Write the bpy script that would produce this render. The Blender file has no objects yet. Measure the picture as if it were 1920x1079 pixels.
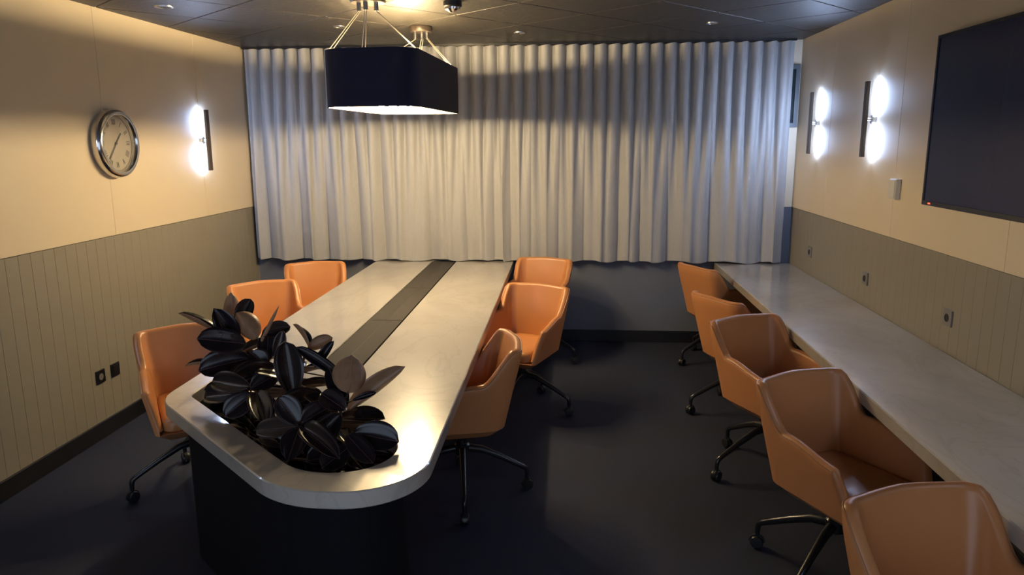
import bpy, bmesh, math, random
from mathutils import Vector, Matrix
from mathutils.bvhtree import BVHTree
random.seed(7)
PI = math.pi
S = bpy.context.scene
COL = S.collection

# ------------------------------------------------------------------ camera
CX, CY, CZ = 2.901, 0.0, 1.8074
YAW, PITCH, ROLL, FPX = 0.0829, 0.1968, -0.0056, 1388.3
RW, RB, RH, WZ = 4.783, 6.589, 2.609, 1.227        # room width, back wall, ceiling, wainscot top
RF = -0.75                                          # wall behind the camera
fwd = Vector((-math.sin(YAW)*math.cos(PITCH), math.cos(YAW)*math.cos(PITCH), -math.sin(PITCH)))
r0 = Vector((math.cos(YAW), math.sin(YAW), 0)); u0 = r0.cross(fwd)
rgt = math.cos(ROLL)*r0 + math.sin(ROLL)*u0
upv = -math.sin(ROLL)*r0 + math.cos(ROLL)*u0
cd = bpy.data.cameras.new('camera'); cam = bpy.data.objects.new('camera', cd); COL.objects.link(cam)
cd.sensor_width = 36.0; cd.lens = FPX/1920*36.0; cd.clip_start = 0.02
m = Matrix((rgt, upv, -fwd)).transposed().to_4x4(); m.translation = Vector((CX, CY, CZ))
cam.matrix_world = m
S.camera = cam
def ray(px, py):
    return fwd + rgt*((px-960)/FPX) + upv*((539.5-py)/FPX)
def at_y(px, py, Y):                                # pixel -> point on the plane y = Y
    d = ray(px, py); return Vector((CX, CY, CZ)) + d*((Y-CY)/d.y)

# ------------------------------------------------------------------ world, light levels, exposure
w = bpy.data.worlds.new('world'); S.world = w; w.use_nodes = True
w.node_tree.nodes['Background'].inputs[0].default_value = (0.66, 0.78, 1.0, 1)
w.node_tree.nodes['Background'].inputs[1].default_value = 1.6  # cool fill that reaches the room through the added doorway
S.view_settings.view_transform = 'Standard'
S.view_settings.look = 'None'
S.view_settings.gamma = 1.0
S.view_settings.use_curve_mapping = False
S.view_settings.exposure = 0.0
WARM = (1.0, 0.765, 0.435); COOL = (0.46, 0.62, 1.0)
LAMP_DOWN, LAMP_UP, SCONCE = 1350.0, 2300.0, 300.0

# ------------------------------------------------------------------ materials
MATS = {}
def mat(name, col, rough=0.5, metal=0.0, spec=0.5, emit=None, estr=0.0, coat=0.0, noise=None, bump=None, sheen=0.0):
    """noise=(scale, amount, detail) varies the colour; bump=(scale, strength, distance)"""
    if name in MATS: return MATS[name]
    M = bpy.data.materials.new(name); M.use_nodes = True
    nt = M.node_tree; b = nt.nodes['Principled BSDF']
    b.inputs['Base Color'].default_value = (*col, 1); b.inputs['Roughness'].default_value = rough
    b.inputs['Metallic'].default_value = metal; b.inputs['Specular IOR Level'].default_value = spec
    b.inputs['Coat Weight'].default_value = coat; b.inputs['Sheen Weight'].default_value = sheen
    if emit:
        b.inputs['Emission Color'].default_value = (*emit, 1); b.inputs['Emission Strength'].default_value = estr
    tc = nt.nodes.new('ShaderNodeTexCoord')
    if noise:
        n = nt.nodes.new('ShaderNodeTexNoise'); n.inputs['Scale'].default_value = noise[0]; n.inputs['Detail'].default_value = noise[2]
        nt.links.new(tc.outputs['Object'], n.inputs['Vector'])
        mx = nt.nodes.new('ShaderNodeMix'); mx.data_type = 'RGBA'
        a = noise[1]
        mx.inputs[6].default_value = (*[max(0, c*(1-a)) for c in col], 1); mx.inputs[7].default_value = (*[min(1, c*(1+a)) for c in col], 1)
        nt.links.new(n.outputs['Fac'], mx.inputs[0]); nt.links.new(mx.outputs[2], b.inputs['Base Color'])
    if bump:
        n = nt.nodes.new('ShaderNodeTexNoise'); n.inputs['Scale'].default_value = bump[0]; n.inputs['Detail'].default_value = 4
        nt.links.new(tc.outputs['Object'], n.inputs['Vector'])
        bp = nt.nodes.new('ShaderNodeBump'); bp.inputs['Strength'].default_value = bump[1]; bp.inputs['Distance'].default_value = bump[2]
        nt.links.new(n.outputs['Fac'], bp.inputs['Height']); nt.links.new(bp.outputs['Normal'], b.inputs['Normal'])
    MATS[name] = M
    return M

mat('wall_cream', (0.75, 0.63, 0.455), 0.55, noise=(3, 0.03, 2), bump=(250, 0.05, 0.001))
mat('wainscot', (0.27, 0.245, 0.20), 0.5, noise=(6, 0.04, 2), bump=(300, 0.08, 0.001))
mat('slate_wall', (0.135, 0.148, 0.185), 0.55, noise=(8, 0.06, 2), bump=(300, 0.1, 0.001))
mat('black_base', (0.008, 0.008, 0.011), 0.4)
mat('floor', (0.019, 0.024, 0.046), 0.75, spec=0.3, noise=(260, 0.35, 3), bump=(420, 0.25, 0.002))
mat('ceil_gap', (0.012, 0.012, 0.013), 0.6)
mat('leather', (0.57, 0.24, 0.088), 0.36, noise=(9, 0.05, 3), bump=(330, 0.10, 0.0012))
mat('leather_seam', (0.42, 0.185, 0.075), 0.32)
mat('black_metal', (0.012, 0.012, 0.014), 0.28, metal=0.0, spec=0.6)
mat('black_plastic', (0.014, 0.014, 0.016), 0.38)
mat('chrome', (0.62, 0.61, 0.60), 0.16, metal=1.0)
mat('steel', (0.55, 0.54, 0.52), 0.3, metal=1.0)
mat('bronze', (0.10, 0.078, 0.062), 0.35, metal=0.5)
mat('shade_navy', (0.005, 0.007, 0.030), 0.85, bump=(500, 0.2, 0.001))
mat('shade_lining', (0.80, 0.74, 0.62), 0.6)
mat('lamp_down', (0.9, 0.85, 0.75), 0.6, emit=WARM, estr=LAMP_DOWN)
mat('lamp_up', (0.9, 0.85, 0.75), 0.6, emit=WARM, estr=LAMP_UP)
mat('sconce_led', (0.9, 0.9, 0.9), 0.5, emit=COOL, estr=SCONCE)
mat('led_red', (0.6, 0.02, 0.01), 0.4, emit=(1, 0.05, 0.02), estr=6.0)
mat('tray_grey', (0.046, 0.042, 0.040), 0.7, spec=0.12, bump=(200, 0.1, 0.001))
mat('tray_black', (0.010, 0.010, 0.011), 0.5)
mat('soil', (0.006, 0.005, 0.0045), 0.95, noise=(60, 0.5, 4), bump=(90, 0.8, 0.01))
mat('planter_black', (0.006, 0.006, 0.009), 0.85, spec=0.2)
mat('socket_grey', (0.20, 0.19, 0.18), 0.4)
mat('socket_black', (0.012, 0.011, 0.012), 0.3)
mat('white_plastic', (0.72, 0.68, 0.60), 0.45)
mat('tv_bezel', (0.010, 0.011, 0.022), 0.35)
mat('tv_screen', (0.010, 0.016, 0.070), 0.22, spec=0.4)
mat('clock_dial', (0.50, 0.44, 0.34), 0.5)
mat('ink', (0.05, 0.042, 0.036), 0.5)
mat('window_frame', (0.10, 0.11, 0.12), 0.4)
mat('window_glass', (0.010, 0.022, 0.026), 0.12, spec=0.6)
mat('cable', (0.55, 0.50, 0.42), 0.35, metal=0.4)
mat('stem', (0.045, 0.028, 0.018), 0.7)

def glass_mat():
    M = bpy.data.materials.new('clock_glass'); M.use_nodes = True; nt = M.node_tree; nt.nodes.remove(nt.nodes['Principled BSDF'])
    tr = nt.nodes.new('ShaderNodeBsdfTransparent'); gl = nt.nodes.new('ShaderNodeBsdfGlossy'); gl.inputs['Roughness'].default_value = 0.04
    mx = nt.nodes.new('ShaderNodeMixShader'); mx.inputs[0].default_value = 0.10
    nt.links.new(tr.outputs[0], mx.inputs[1]); nt.links.new(gl.outputs[0], mx.inputs[2]); nt.links.new(mx.outputs[0], nt.nodes['Material Output'].inputs[0])
    MATS['clock_glass'] = M
glass_mat()
def stone():
    M = bpy.data.materials.new('stone_top'); M.use_nodes = True; nt = M.node_tree; b = nt.nodes['Principled BSDF']
    tc = nt.nodes.new('ShaderNodeTexCoord')
    n1 = nt.nodes.new('ShaderNodeTexNoise'); n1.inputs['Scale'].default_value = 1.6; n1.inputs['Detail'].default_value = 5; n1.inputs['Distortion'].default_value = 1.2
    mp = nt.nodes.new('ShaderNodeMapping'); mp.inputs['Scale'].default_value = (1.0, 0.55, 1.0); mp.inputs['Rotation'].default_value = (0, 0, 0.5)
    nt.links.new(tc.outputs['Object'], mp.inputs[0]); nt.links.new(mp.outputs[0], n1.inputs['Vector'])
    r1 = nt.nodes.new('ShaderNodeValToRGB'); e = r1.color_ramp.elements
    e[0].position = 0.30; e[0].color = (0.40, 0.365, 0.32, 1); e[1].position = 0.68; e[1].color = (0.58, 0.54, 0.48, 1)
    nt.links.new(n1.outputs['Fac'], r1.inputs[0])
    n2 = nt.nodes.new('ShaderNodeTexNoise'); n2.inputs['Scale'].default_value = 2.3; n2.inputs['Detail'].default_value = 6; n2.inputs['Distortion'].default_value = 2.5
    nt.links.new(mp.outputs[0], n2.inputs['Vector'])
    r2 = nt.nodes.new('ShaderNodeValToRGB'); f = r2.color_ramp.elements
    f[0].position = 0.47; f[0].color = (0, 0, 0, 1); f[1].position = 0.5; f[1].color = (1, 1, 1, 1)
    k = f.new(0.53); k.color = (0, 0, 0, 1)
    nt.links.new(n2.outputs['Fac'], r2.inputs[0])
    mu = nt.nodes.new('ShaderNodeMath'); mu.operation = 'MULTIPLY'; mu.inputs[1].default_value = 0.22
    nt.links.new(r2.outputs[0], mu.inputs[0])
    mx = nt.nodes.new('ShaderNodeMix'); mx.data_type = 'RGBA'; mx.inputs[7].default_value = (0.27, 0.235, 0.19, 1)
    nt.links.new(mu.outputs[0], mx.inputs[0]); nt.links.new(r1.outputs[0], mx.inputs[6]); nt.links.new(mx.outputs[2], b.inputs['Base Color'])
    b.inputs['Roughness'].default_value = 0.30; b.inputs['Coat Weight'].default_value = 0.9; b.inputs['Coat Roughness'].default_value = 0.09; b.inputs['Coat IOR'].default_value = 1.7
    MATS['stone'] = M
stone()

def tile_mat():
    M = bpy.data.materials.new('ceiling_tile'); M.use_nodes = True; nt = M.node_tree; b = nt.nodes['Principled BSDF']
    tc = nt.nodes.new('ShaderNodeTexCoord')
    mp = nt.nodes.new('ShaderNodeMapping'); mp.inputs['Scale'].default_value = (1, 2.6, 1)
    nt.links.new(tc.outputs['Object'], mp.inputs[0])
    n = nt.nodes.new('ShaderNodeTexNoise'); n.inputs['Scale'].default_value = 22; n.inputs['Detail'].default_value = 7
    nt.links.new(mp.outputs[0], n.inputs['Vector'])
    r = nt.nodes.new('ShaderNodeValToRGB'); e = r.color_ramp.elements
    e[0].position = 0.38; e[0].color = (0.009, 0.0083, 0.008, 1); e[1].position = 0.66; e[1].color = (0.052, 0.045, 0.041, 1)
    nt.links.new(n.outputs['Fac'], r.inputs[0]); nt.links.new(r.outputs[0], b.inputs['Base Color'])
    r2 = nt.nodes.new('ShaderNodeMapRange'); r2.inputs[3].default_value = 0.34; r2.inputs[4].default_value = 0.6
    nt.links.new(n.outputs['Fac'], r2.inputs[0]); nt.links.new(r2.outputs[0], b.inputs['Roughness'])
    bp = nt.nodes.new('ShaderNodeBump'); bp.inputs['Strength'].default_value = 0.8; bp.inputs['Distance'].default_value = 0.006
    nt.links.new(n.outputs['Fac'], bp.inputs['Height']); nt.links.new(bp.outputs['Normal'], b.inputs['Normal'])
    MATS['tile'] = M
tile_mat()

def curtain_mat():
    M = bpy.data.materials.new('curtain_cloth'); M.use_nodes = True; nt = M.node_tree; b = nt.nodes['Principled BSDF']
    tc = nt.nodes.new('ShaderNodeTexCoord')
    mp = nt.nodes.new('ShaderNodeMapping'); mp.inputs['Scale'].default_value = (30, 30, 2.5)
    nt.links.new(tc.outputs['Object'], mp.inputs[0])
    n = nt.nodes.new('ShaderNodeTexNoise'); n.inputs['Scale'].default_value = 8; n.inputs['Detail'].default_value = 4
    nt.links.new(mp.outputs[0], n.inputs['Vector'])
    mx = nt.nodes.new('ShaderNodeMix'); mx.data_type = 'RGBA'
    mx.inputs[6].default_value = (0.34, 0.335, 0.33, 1); mx.inputs[7].default_value = (0.43, 0.425, 0.42, 1)
    nt.links.new(n.outputs['Fac'], mx.inputs[0]); nt.links.new(mx.outputs[2], b.inputs['Base Color'])
    b.inputs['Roughness'].default_value = 0.55; b.inputs['Sheen Weight'].default_value = 0.25
    n2 = nt.nodes.new('ShaderNodeTexNoise'); n2.inputs['Scale'].default_value = 9; n2.inputs['Detail'].default_value = 3
    nt.links.new(tc.outputs['Object'], n2.inputs['Vector'])
    bp = nt.nodes.new('ShaderNodeBump'); bp.inputs['Strength'].default_value = 0.25; bp.inputs['Distance'].default_value = 0.01
    nt.links.new(n2.outputs['Fac'], bp.inputs['Height']); nt.links.new(bp.outputs['Normal'], b.inputs['Normal'])
    MATS['curtain'] = M
curtain_mat()

def leaf_mat(name, col, rib, rough):
    M = bpy.data.materials.new(name); M.use_nodes = True; nt = M.node_tree; b = nt.nodes['Principled BSDF']
    tc = nt.nodes.new('ShaderNodeTexCoord'); sx = nt.nodes.new('ShaderNodeSeparateXYZ'); nt.links.new(tc.outputs['Object'], sx.inputs[0])
    ab = nt.nodes.new('ShaderNodeMath'); ab.operation = 'ABSOLUTE'; nt.links.new(sx.outputs[1], ab.inputs[0])
    lt = nt.nodes.new('ShaderNodeMath'); lt.operation = 'LESS_THAN'; lt.inputs[1].default_value = 0.012; nt.links.new(ab.outputs[0], lt.inputs[0])
    n = nt.nodes.new('ShaderNodeTexNoise'); n.inputs['Scale'].default_value = 5; nt.links.new(tc.outputs['Object'], n.inputs['Vector'])
    m1 = nt.nodes.new('ShaderNodeMix'); m1.data_type = 'RGBA'; m1.inputs[6].default_value = (*[c*0.6 for c in col], 1); m1.inputs[7].default_value = (*[c*1.4 for c in col], 1)
    nt.links.new(n.outputs['Fac'], m1.inputs[0])
    m2 = nt.nodes.new('ShaderNodeMix'); m2.data_type = 'RGBA'; m2.inputs[7].default_value = (*rib, 1)
    nt.links.new(lt.outputs[0], m2.inputs[0]); nt.links.new(m1.outputs[2], m2.inputs[6]); nt.links.new(m2.outputs[2], b.inputs['Base Color'])
    b.inputs['Roughness'].default_value = rough
    MATS[name] = M
leaf_mat('leaf_top', (0.014, 0.010, 0.014), (0.11, 0.06, 0.065), 0.26)
leaf_mat('leaf_under', (0.36, 0.215, 0.125), (0.42, 0.26, 0.18), 0.45)
mat('leaf_rim', (0.26, 0.15, 0.13), 0.35)

# ------------------------------------------------------------------ mesh helpers
class MB:
    def __init__(s): s.v = []; s.f = []
    def add(s, vs, fs):
        o = len(s.v); s.v += [tuple(v) for v in vs]; s.f += [tuple(i+o for i in f) for f in fs]; return s
    def box(s, x0, x1, y0, y1, z0, z1):
        return s.add([(x0,y0,z0),(x1,y0,z0),(x1,y1,z0),(x0,y1,z0),(x0,y0,z1),(x1,y0,z1),(x1,y1,z1),(x0,y1,z1)],
                     [(3,2,1,0),(4,5,6,7),(0,1,5,4),(1,2,6,5),(2,3,7,6),(3,0,4,7)])
    def tube(s, pts, rad, n=10, caps=True):
        pts = [Vector(p) for p in pts]; rad = rad if isinstance(rad, (list, tuple)) else [rad]*len(pts)
        rings = []; ref = None
        for i, p in enumerate(pts):
            t = (pts[min(i+1, len(pts)-1)] - pts[max(i-1, 0)]).normalized()
            if ref is None: ref = Vector((0, 0, 1)) if abs(t.z) < 0.9 else Vector((1, 0, 0))
            a = t.cross(ref).normalized(); b = a.cross(t).normalized(); ref = b
            rings.append([p + a*(rad[i]*math.cos(2*PI*k/n)) + b*(rad[i]*math.sin(2*PI*k/n)) for k in range(n)])
        o = len(s.v)
        for r in rings: s.v += [tuple(x) for x in r]
        for i in range(len(rings)-1):
            for k in range(n):
                s.f.append((o+i*n+k, o+i*n+(k+1) % n, o+(i+1)*n+(k+1) % n, o+(i+1)*n+k))
        if caps:
            s.f.append(tuple(o+k for k in reversed(range(n)))); s.f.append(tuple(o+(len(rings)-1)*n+k for k in range(n)))
        return s
    def lathe(s, prof, axis='z', c=(0,0,0), n=32, close=False):
        """prof: list of (radius, height) along the axis"""
        o = len(s.v)
        for (r, h) in prof:
            for k in range(n):
                a = 2*PI*k/n; x, y = r*math.cos(a), r*math.sin(a)
                q = {'z': (x, y, h), 'x': (h, x, y), 'y': (y, h, x)}[axis]
                s.v.append((q[0]+c[0], q[1]+c[1], q[2]+c[2]))
        m = len(prof)
        for i in range(m-1):
            for k in range(n):
                s.f.append((o+i*n+k, o+i*n+(k+1) % n, o+(i+1)*n+(k+1) % n, o+(i+1)*n+k))
        if prof[0][0] > 1e-6: s.f.append(tuple(o+k for k in reversed(range(n))))
        if prof[-1][0] > 1e-6: s.f.append(tuple(o+(m-1)*n+k for k in range(n)))
        return s
    def build(s, name, material, parent=None, smooth=False, bevel=0, seg=2, angle=None):
        me = bpy.data.meshes.new(name); me.from_pydata(s.v, [], s.f); me.update()
        bm = bmesh.new(); bm.from_mesh(me); bmesh.ops.remove_doubles(bm, verts=bm.verts, dist=1e-6)
        bmesh.ops.recalc_face_normals(bm, faces=bm.faces)
        if bevel:
            ed = [e for e in bm.edges if len(e.link_faces) == 2 and e.calc_face_angle(0) > 0.5]
            bmesh.ops.bevel(bm, geom=ed, offset=bevel, segments=seg, profile=0.5, affect='EDGES', clamp_overlap=True)
        bm.to_mesh(me); bm.free()
        return link(name, me, material, parent, smooth, angle)
def link(name, me, material, parent=None, smooth=False, angle=None):
    ms = material if isinstance(material, (list, tuple)) else [material]
    for x in ms: me.materials.append(MATS[x])
    if smooth:
        me.polygons.foreach_set('use_smooth', [True]*len(me.polygons))
        me.set_sharp_from_angle(angle=angle if angle else 0.7)
    o = bpy.data.objects.new(name, me); COL.objects.link(o)
    if parent: o.parent = parent
    return o
def tag(o, label, cat, group=None, kind=None):
    o['label'] = label; o['category'] = cat
    if group: o['group'] = group
    if kind: o['kind'] = kind
    return o
def struct(o, label=None, cat=None):
    o['kind'] = 'structure'
    if label: o['label'] = label
    if cat: o['category'] = cat
    return o
def empty(name, loc=(0,0,0), rz=0):
    o = bpy.data.objects.new(name, None); COL.objects.link(o); o.location = loc; o.rotation_euler = (0, 0, rz); o.empty_display_size = 0.1
    return o
def copy_tree(o, parent=None):
    c = o.copy(); COL.objects.link(c)
    if parent: c.parent = parent
    for ch in list(o.children): copy_tree(ch, c)
    return c
def box(name, x0, x1, y0, y1, z0, z1, material, parent=None, bevel=0, seg=2):
    return MB().box(x0, x1, y0, y1, z0, z1).build(name, material, parent, bevel=bevel, seg=seg)

# ------------------------------------------------------------------ room shell
T = 0.12
struct(box('floor', -T, RW+T, RF-T, RB+T, -0.1, 0.0, 'floor'), 'dark blue charcoal flooring of the meeting room', 'floor')
ceil = struct(box('ceiling', -T, RW+T, RF-T, RB+T, RH+0.012, RH+0.12, 'ceil_gap'), 'dark mottled ceiling of square tiles laid diagonally', 'ceiling')
wl = struct(box('wall_left', -T, -0.012, RF-T, RB+T, 0.0, RH+0.012, 'wainscot'), 'wall with clock, cream panels above taupe boarded wainscot', 'wall')
wr = struct(box('wall_right', RW+0.012, RW+T, RF-T, RB+T, 0.0, RH+0.012, 'wainscot'), 'wall with screen, cream panels above taupe boarded wainscot', 'wall')
wb = struct(box('wall_back', -0.012, RW+0.012, RB+0.012, RB+T, 0.0, RH+0.012, 'slate_wall'), 'slate dark wall behind the curtain', 'wall')
fw = MB().box(-0.012, 0.9, RF-T, RF, 0.0, RH+0.012); fw.box(4.0, RW+0.012, RF-T, RF, 0.0, RH+0.012); fw.box(0.9, 4.0, RF-T, RF, 2.15, RH+0.012)  # doorway opening added behind the camera to admit cool fill light
wf = struct(fw.build('wall_front', 'wall_cream'), 'cream wall with a wide open doorway added to let in cool light, facing the curtain', 'wall')
dr = empty('added_door_1', (0.9, RF, 0)); struct(dr, 'dark frame of the added wide doorway facing the curtain', 'door')
df = MB().box(0.0, 0.05, -T, 0.01, 0.0, 2.15); df.box(3.05, 3.10, -T, 0.01, 0.0, 2.15); df.box(0.05, 3.05, -T, 0.01, 2.10, 2.15); df.build('added_door_frame', 'black_metal', dr)
box('wall_panel', -0.012, RW+0.012, RB, RB+0.012, WZ, RH+0.012, 'wall_cream', wb)
box('wall_panel', -0.012, RW+0.012, RB+0.002, RB+0.012, 0.0, WZ-0.004, 'slate_wall', wb)
def panels(parent, x0, x1, seam):
    ys = [RF]; y = seam
    while y > RF+0.3: y -= 1.2
    while y < RB-0.3:
        if y > RF+0.3: ys.append(y)
        y += 1.2
    ys.append(RB)
    for a, b in zip(ys[:-1], ys[1:]):
        box('wall_panel', x0, x1, a+0.001, b-0.001, WZ, RH+0.012, 'wall_cream', parent, bevel=0.0015, seg=1)
panels(wl, -0.012, 0.0, 4.472); panels(wr, RW, RW+0.012, 3.359)
def boards(parent, xa, xb, start):
    pitch = 0.0925; me = None; y = start
    while y > RF: y -= pitch
    y += pitch
    while y + pitch < RB:
        if me is None:
            o = MB().box(min(xa, xb), max(xa, xb), 0.0005, pitch-0.0005, 0.0, WZ-0.004).build('wainscot_board', 'wainscot', parent, bevel=0.0010, seg=1); me = o.data
        else:
            o = bpy.data.objects.new('wainscot_board', me); COL.objects.link(o); o.parent = parent
        o.location = (0, y, 0); y += pitch
    MB().box(min(xa, xb), max(xa, xb), y+0.0015, RB+0.01, 0.0, WZ-0.004).build('wainscot_board', 'wainscot', parent, bevel=0.0025, seg=1)
boards(wl, -0.012, -0.006, 3.529); boards(wr, RW+0.012, RW+0.006, 3.40)
struct(box('baseboard_left', -0.006, 0.010, RF, RB, 0.0, 0.105, 'black_base', bevel=0.003), 'black baseboard below the clock wall', 'baseboard')
struct(box('baseboard_right', RW-0.010, RW+0.006, RF, RB, 0.0, 0.105, 'black_base', bevel=0.003), 'black baseboard below the wall counter', 'baseboard')
struct(box('baseboard_back', 0.010, RW-0.010, RB-0.014, RB+0.002, 0.0, 0.105, 'black_base', bevel=0.003), 'black baseboard under the curtain', 'baseboard')

# window just showing past the curtain edge
win = empty('window_1', (4.40, RB, 1.9)); struct(win, 'narrow dark window partly hidden behind the curtain edge', 'window')
fr = MB(); fr.box(-0.44, 0.375, -0.022, 0.0, 0.0, 0.035); fr.box(-0.44, 0.375, -0.022, 0.0, 0.475, 0.51); fr.box(-0.44, -0.405, -0.022, 0.0, 0.035, 0.475); fr.box(0.34, 0.375, -0.022, 0.0, 0.035, 0.475)
fr.build('window_frame', 'window_frame', win); box('window_pane', -0.405, 0.34, -0.010, -0.004, 0.035, 0.475, 'window_glass', win)

# ceiling tiles: 0.6 m, laid at 48 degrees, clipped to the room
def clip(poly, axis, val, keep_less):
    out = []
    for i in range(len(poly)):
        a, b = poly[i], poly[(i+1) % len(poly)]
        ia = (a[axis] <= val) == keep_less; ib = (b[axis] <= val) == keep_less
        if ia: out.append(a)
        if ia != ib:
            t = (val-a[axis])/(b[axis]-a[axis]); out.append((a[0]+(b[0]-a[0])*t, a[1]+(b[1]-a[1])*t))
    return out
A48 = math.radians(48); e1 = (math.cos(A48), math.sin(A48)); e2 = (math.sin(A48), -math.cos(A48))
TS, G = 0.605, 0.003
tile_full = None
for i in range(-14, 15):
    for j in range(-14, 15):
        cx_ = 0.858 + TS*((i+.5)*e1[0] + (j+.5)*e2[0]); cy_ = 4.55 + TS*((i+.5)*e1[1] + (j+.5)*e2[1])
        h = TS/2-G
        poly = [(cx_+a*h*e1[0]+b*h*e2[0], cy_+a*h*e1[1]+b*h*e2[1]) for a, b in ((-1,-1),(1,-1),(1,1),(-1,1))]
        n0 = list(poly)
        for ax, v, kl in ((0, 0.004, False), (0, RW-0.004, True), (1, RF+0.004, False), (1, RB-0.004, True)):
            if poly: poly = clip(poly, ax, v, kl)
        if len(poly) < 3: continue
        area = abs(sum(poly[k][0]*poly[(k+1) % len(poly)][1]-poly[(k+1) % len(poly)][0]*poly[k][1] for k in range(len(poly))))/2
        if area < 0.002: continue
        if poly == n0 and tile_full:
            o = bpy.data.objects.new('ceiling_tile', tile_full); COL.objects.link(o); o.parent = ceil; o.location = (cx_, cy_, RH); continue
        n = len(poly); mb = MB()
        lo = [(p[0]-cx_, p[1]-cy_, 0.0) for p in poly]; hi = [(p[0]-cx_, p[1]-cy_, 0.012) for p in poly]
        mb.add(lo+hi, [tuple(range(n)), tuple(reversed(range(n, 2*n)))] + [(k, (k+1) % n, n+(k+1) % n, n+k) for k in range(n)])
        o = mb.build('ceiling_tile', 'tile', ceil, bevel=0.003 if area > 0.02 else 0, seg=1); o.location = (cx_, cy_, RH)
        if poly == n0: tile_full = o.data

# ------------------------------------------------------------------ curtain
def make_curtain():
    x0, x1, z0, z1 = 0.025, 4.70, 0.752, 2.590
    nx, nz = 1100, 40
    V = []; YC = 6.512
    for j in range(nz+1):
        v = j/nz; t = 1-v                                    # t: 0 top .. 1 hem
        bl = min(1, max(0, (t-0.03)/0.85)); bl = bl*bl*(3-2*bl)
        for i in range(nx+1):
            u = i/nx; x = x0+(x1-x0)*u
            ph = 2*PI*x/0.1165 + 0.8*math.sin(x*3.1+2*t)*bl
            a = math.sin(ph); fold = math.copysign(abs(a)**0.8, a)
            xs = x + (0.03*math.sin(x*2.6+0.4)-0.02)*t
            psi = PI*(xs/0.255 + 0.42*math.sin(2.3*xs) + 0.22*math.sin(5.1*xs+1.0) + 0.10*math.sin(11*xs))
            wide = 0.5-abs(math.sin(psi))**0.5
            psi2 = PI*(xs/0.098+0.5*math.sin(3.3*xs+1.5*t)); rip = math.sin(psi2)
            amp = 0.75+0.35*math.sin(1.7*xs+0.6)
            y = YC + 0.034*fold*(1-0.84*bl) + 0.090*bl*wide*amp + 0.007*bl*rip
            z = z0+(z1-z0)*v
            if j == 0: z += 0.006*math.sin(psi*2)+0.004*math.sin(2*PI*x/0.41)
            if j == nz: z += 0.005*math.cos(ph)
            xo = x + 0.012*math.cos(ph)*(1-bl) + 0.022*bl*math.sin(2*psi)
            edge = min(1, (x-x0)/0.06, (x1-x)/0.06); y = YC+(y-YC)*max(0.25, edge); xo = x+(xo-x)*max(0, edge)
            V.append((xo, min(y, 6.578), z))
    F = [(j*(nx+1)+i, j*(nx+1)+i+1, (j+1)*(nx+1)+i+1, (j+1)*(nx+1)+i) for j in range(nz) for i in range(nx)]
    me = bpy.data.meshes.new('curtain'); me.from_pydata(V, [], F); me.update()
    root = empty('curtain', (2.36, 6.512, 0.752)); tag(root, 'wide pleated grey curtain hanging across the end wall above the table', 'curtain')
    o = link('cloth', me, 'curtain', root, smooth=True, angle=3.0); o.location = (-2.36, -6.512, -0.752)
    tr = box('curtain_track', -2.34, 2.35, -0.02, 0.02, 1.842, 1.857, 'black_metal', root)
make_curtain()

# ------------------------------------------------------------------ big table with planter end
def arc(c, r, a0, a1, n):
    return [(c[0]+r*math.cos(a0+(a1-a0)*k/n), c[1]+r*math.sin(a0+(a1-a0)*k/n)) for k in range(n+1)]
def round_poly(pts, rads, n=12):
    out = []; N = len(pts)
    for i in range(N):
        p = Vector(pts[i]); a = Vector(pts[i-1]); b = Vector(pts[(i+1) % N]); r = rads[i]
        da = (a-p).normalized(); db = (b-p).normalized(); ang = da.angle(db)
        if r <= 0: out.append(tuple(p)); continue
        d = r/math.tan(ang/2); s = p+da*d; e = p+db*d; c = p+(da+db).normalized()*(r/math.sin(ang/2))
        v0 = s-c; v1 = e-c; tot = v0.angle_signed(v1)   # clockwise positive in mathutils
        for k in range(n+1):
            th = -tot*k/n
            q = c+Vector((v0.x*math.cos(th)-v0.y*math.sin(th), v0.x*math.sin(th)+v0.y*math.cos(th)))
            out.append((q.x, q.y))
    return out
TZ, TT = 0.74, 0.060
XL, XR = 1.150, 2.415
table_outline = round_poly([(1.130, 6.56), (1.165, 2.845), (1.985, 2.072), (2.430, 2.072), (2.372, 6.56)], [0, 0.26, 0.35, 0.26, 0], 14)
hole_outline = round_poly([(1.272, 3.33), (1.272, 2.905), (2.005, 2.208), (2.290, 2.208), (2.290, 2.47)], [0.10, 0.08, 0.24, 0.18, 0.17], 10)
SHR = 0.0115                                        # the table stands a touch askew in the room
def tx(x, y): return x+(6.55-y)*SHR
tray_outline = [(tx(1.640, 3.30), 3.30), (tx(1.858, 3.30), 3.30), (1.858, 6.55), (1.640, 6.55)]
def offset_loop(loop, d):
    out = []; N = len(loop)
    A = sum(loop[k][0]*loop[(k+1) % N][1]-loop[(k+1) % N][0]*loop[k][1] for k in range(N)); sg = 1 if A > 0 else -1
    for i in range(N):
        a, p, b = Vector(loop[i-1]), Vector(loop[i]), Vector(loop[(i+1) % N])
        n1 = Vector(((p-a).y, -(p-a).x)); n2 = Vector(((b-p).y, -(b-p).x))
        n1 = n1.normalized() if n1.length > 1e-9 else n2.normalized(); n2 = n2.normalized() if n2.length > 1e-9 else n1
        mm = (n1+n2).normalized(); k = d*sg/max(0.5, mm.dot(n1)); out.append((p.x+mm.x*k, p.y+mm.y*k))
    return out
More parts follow.
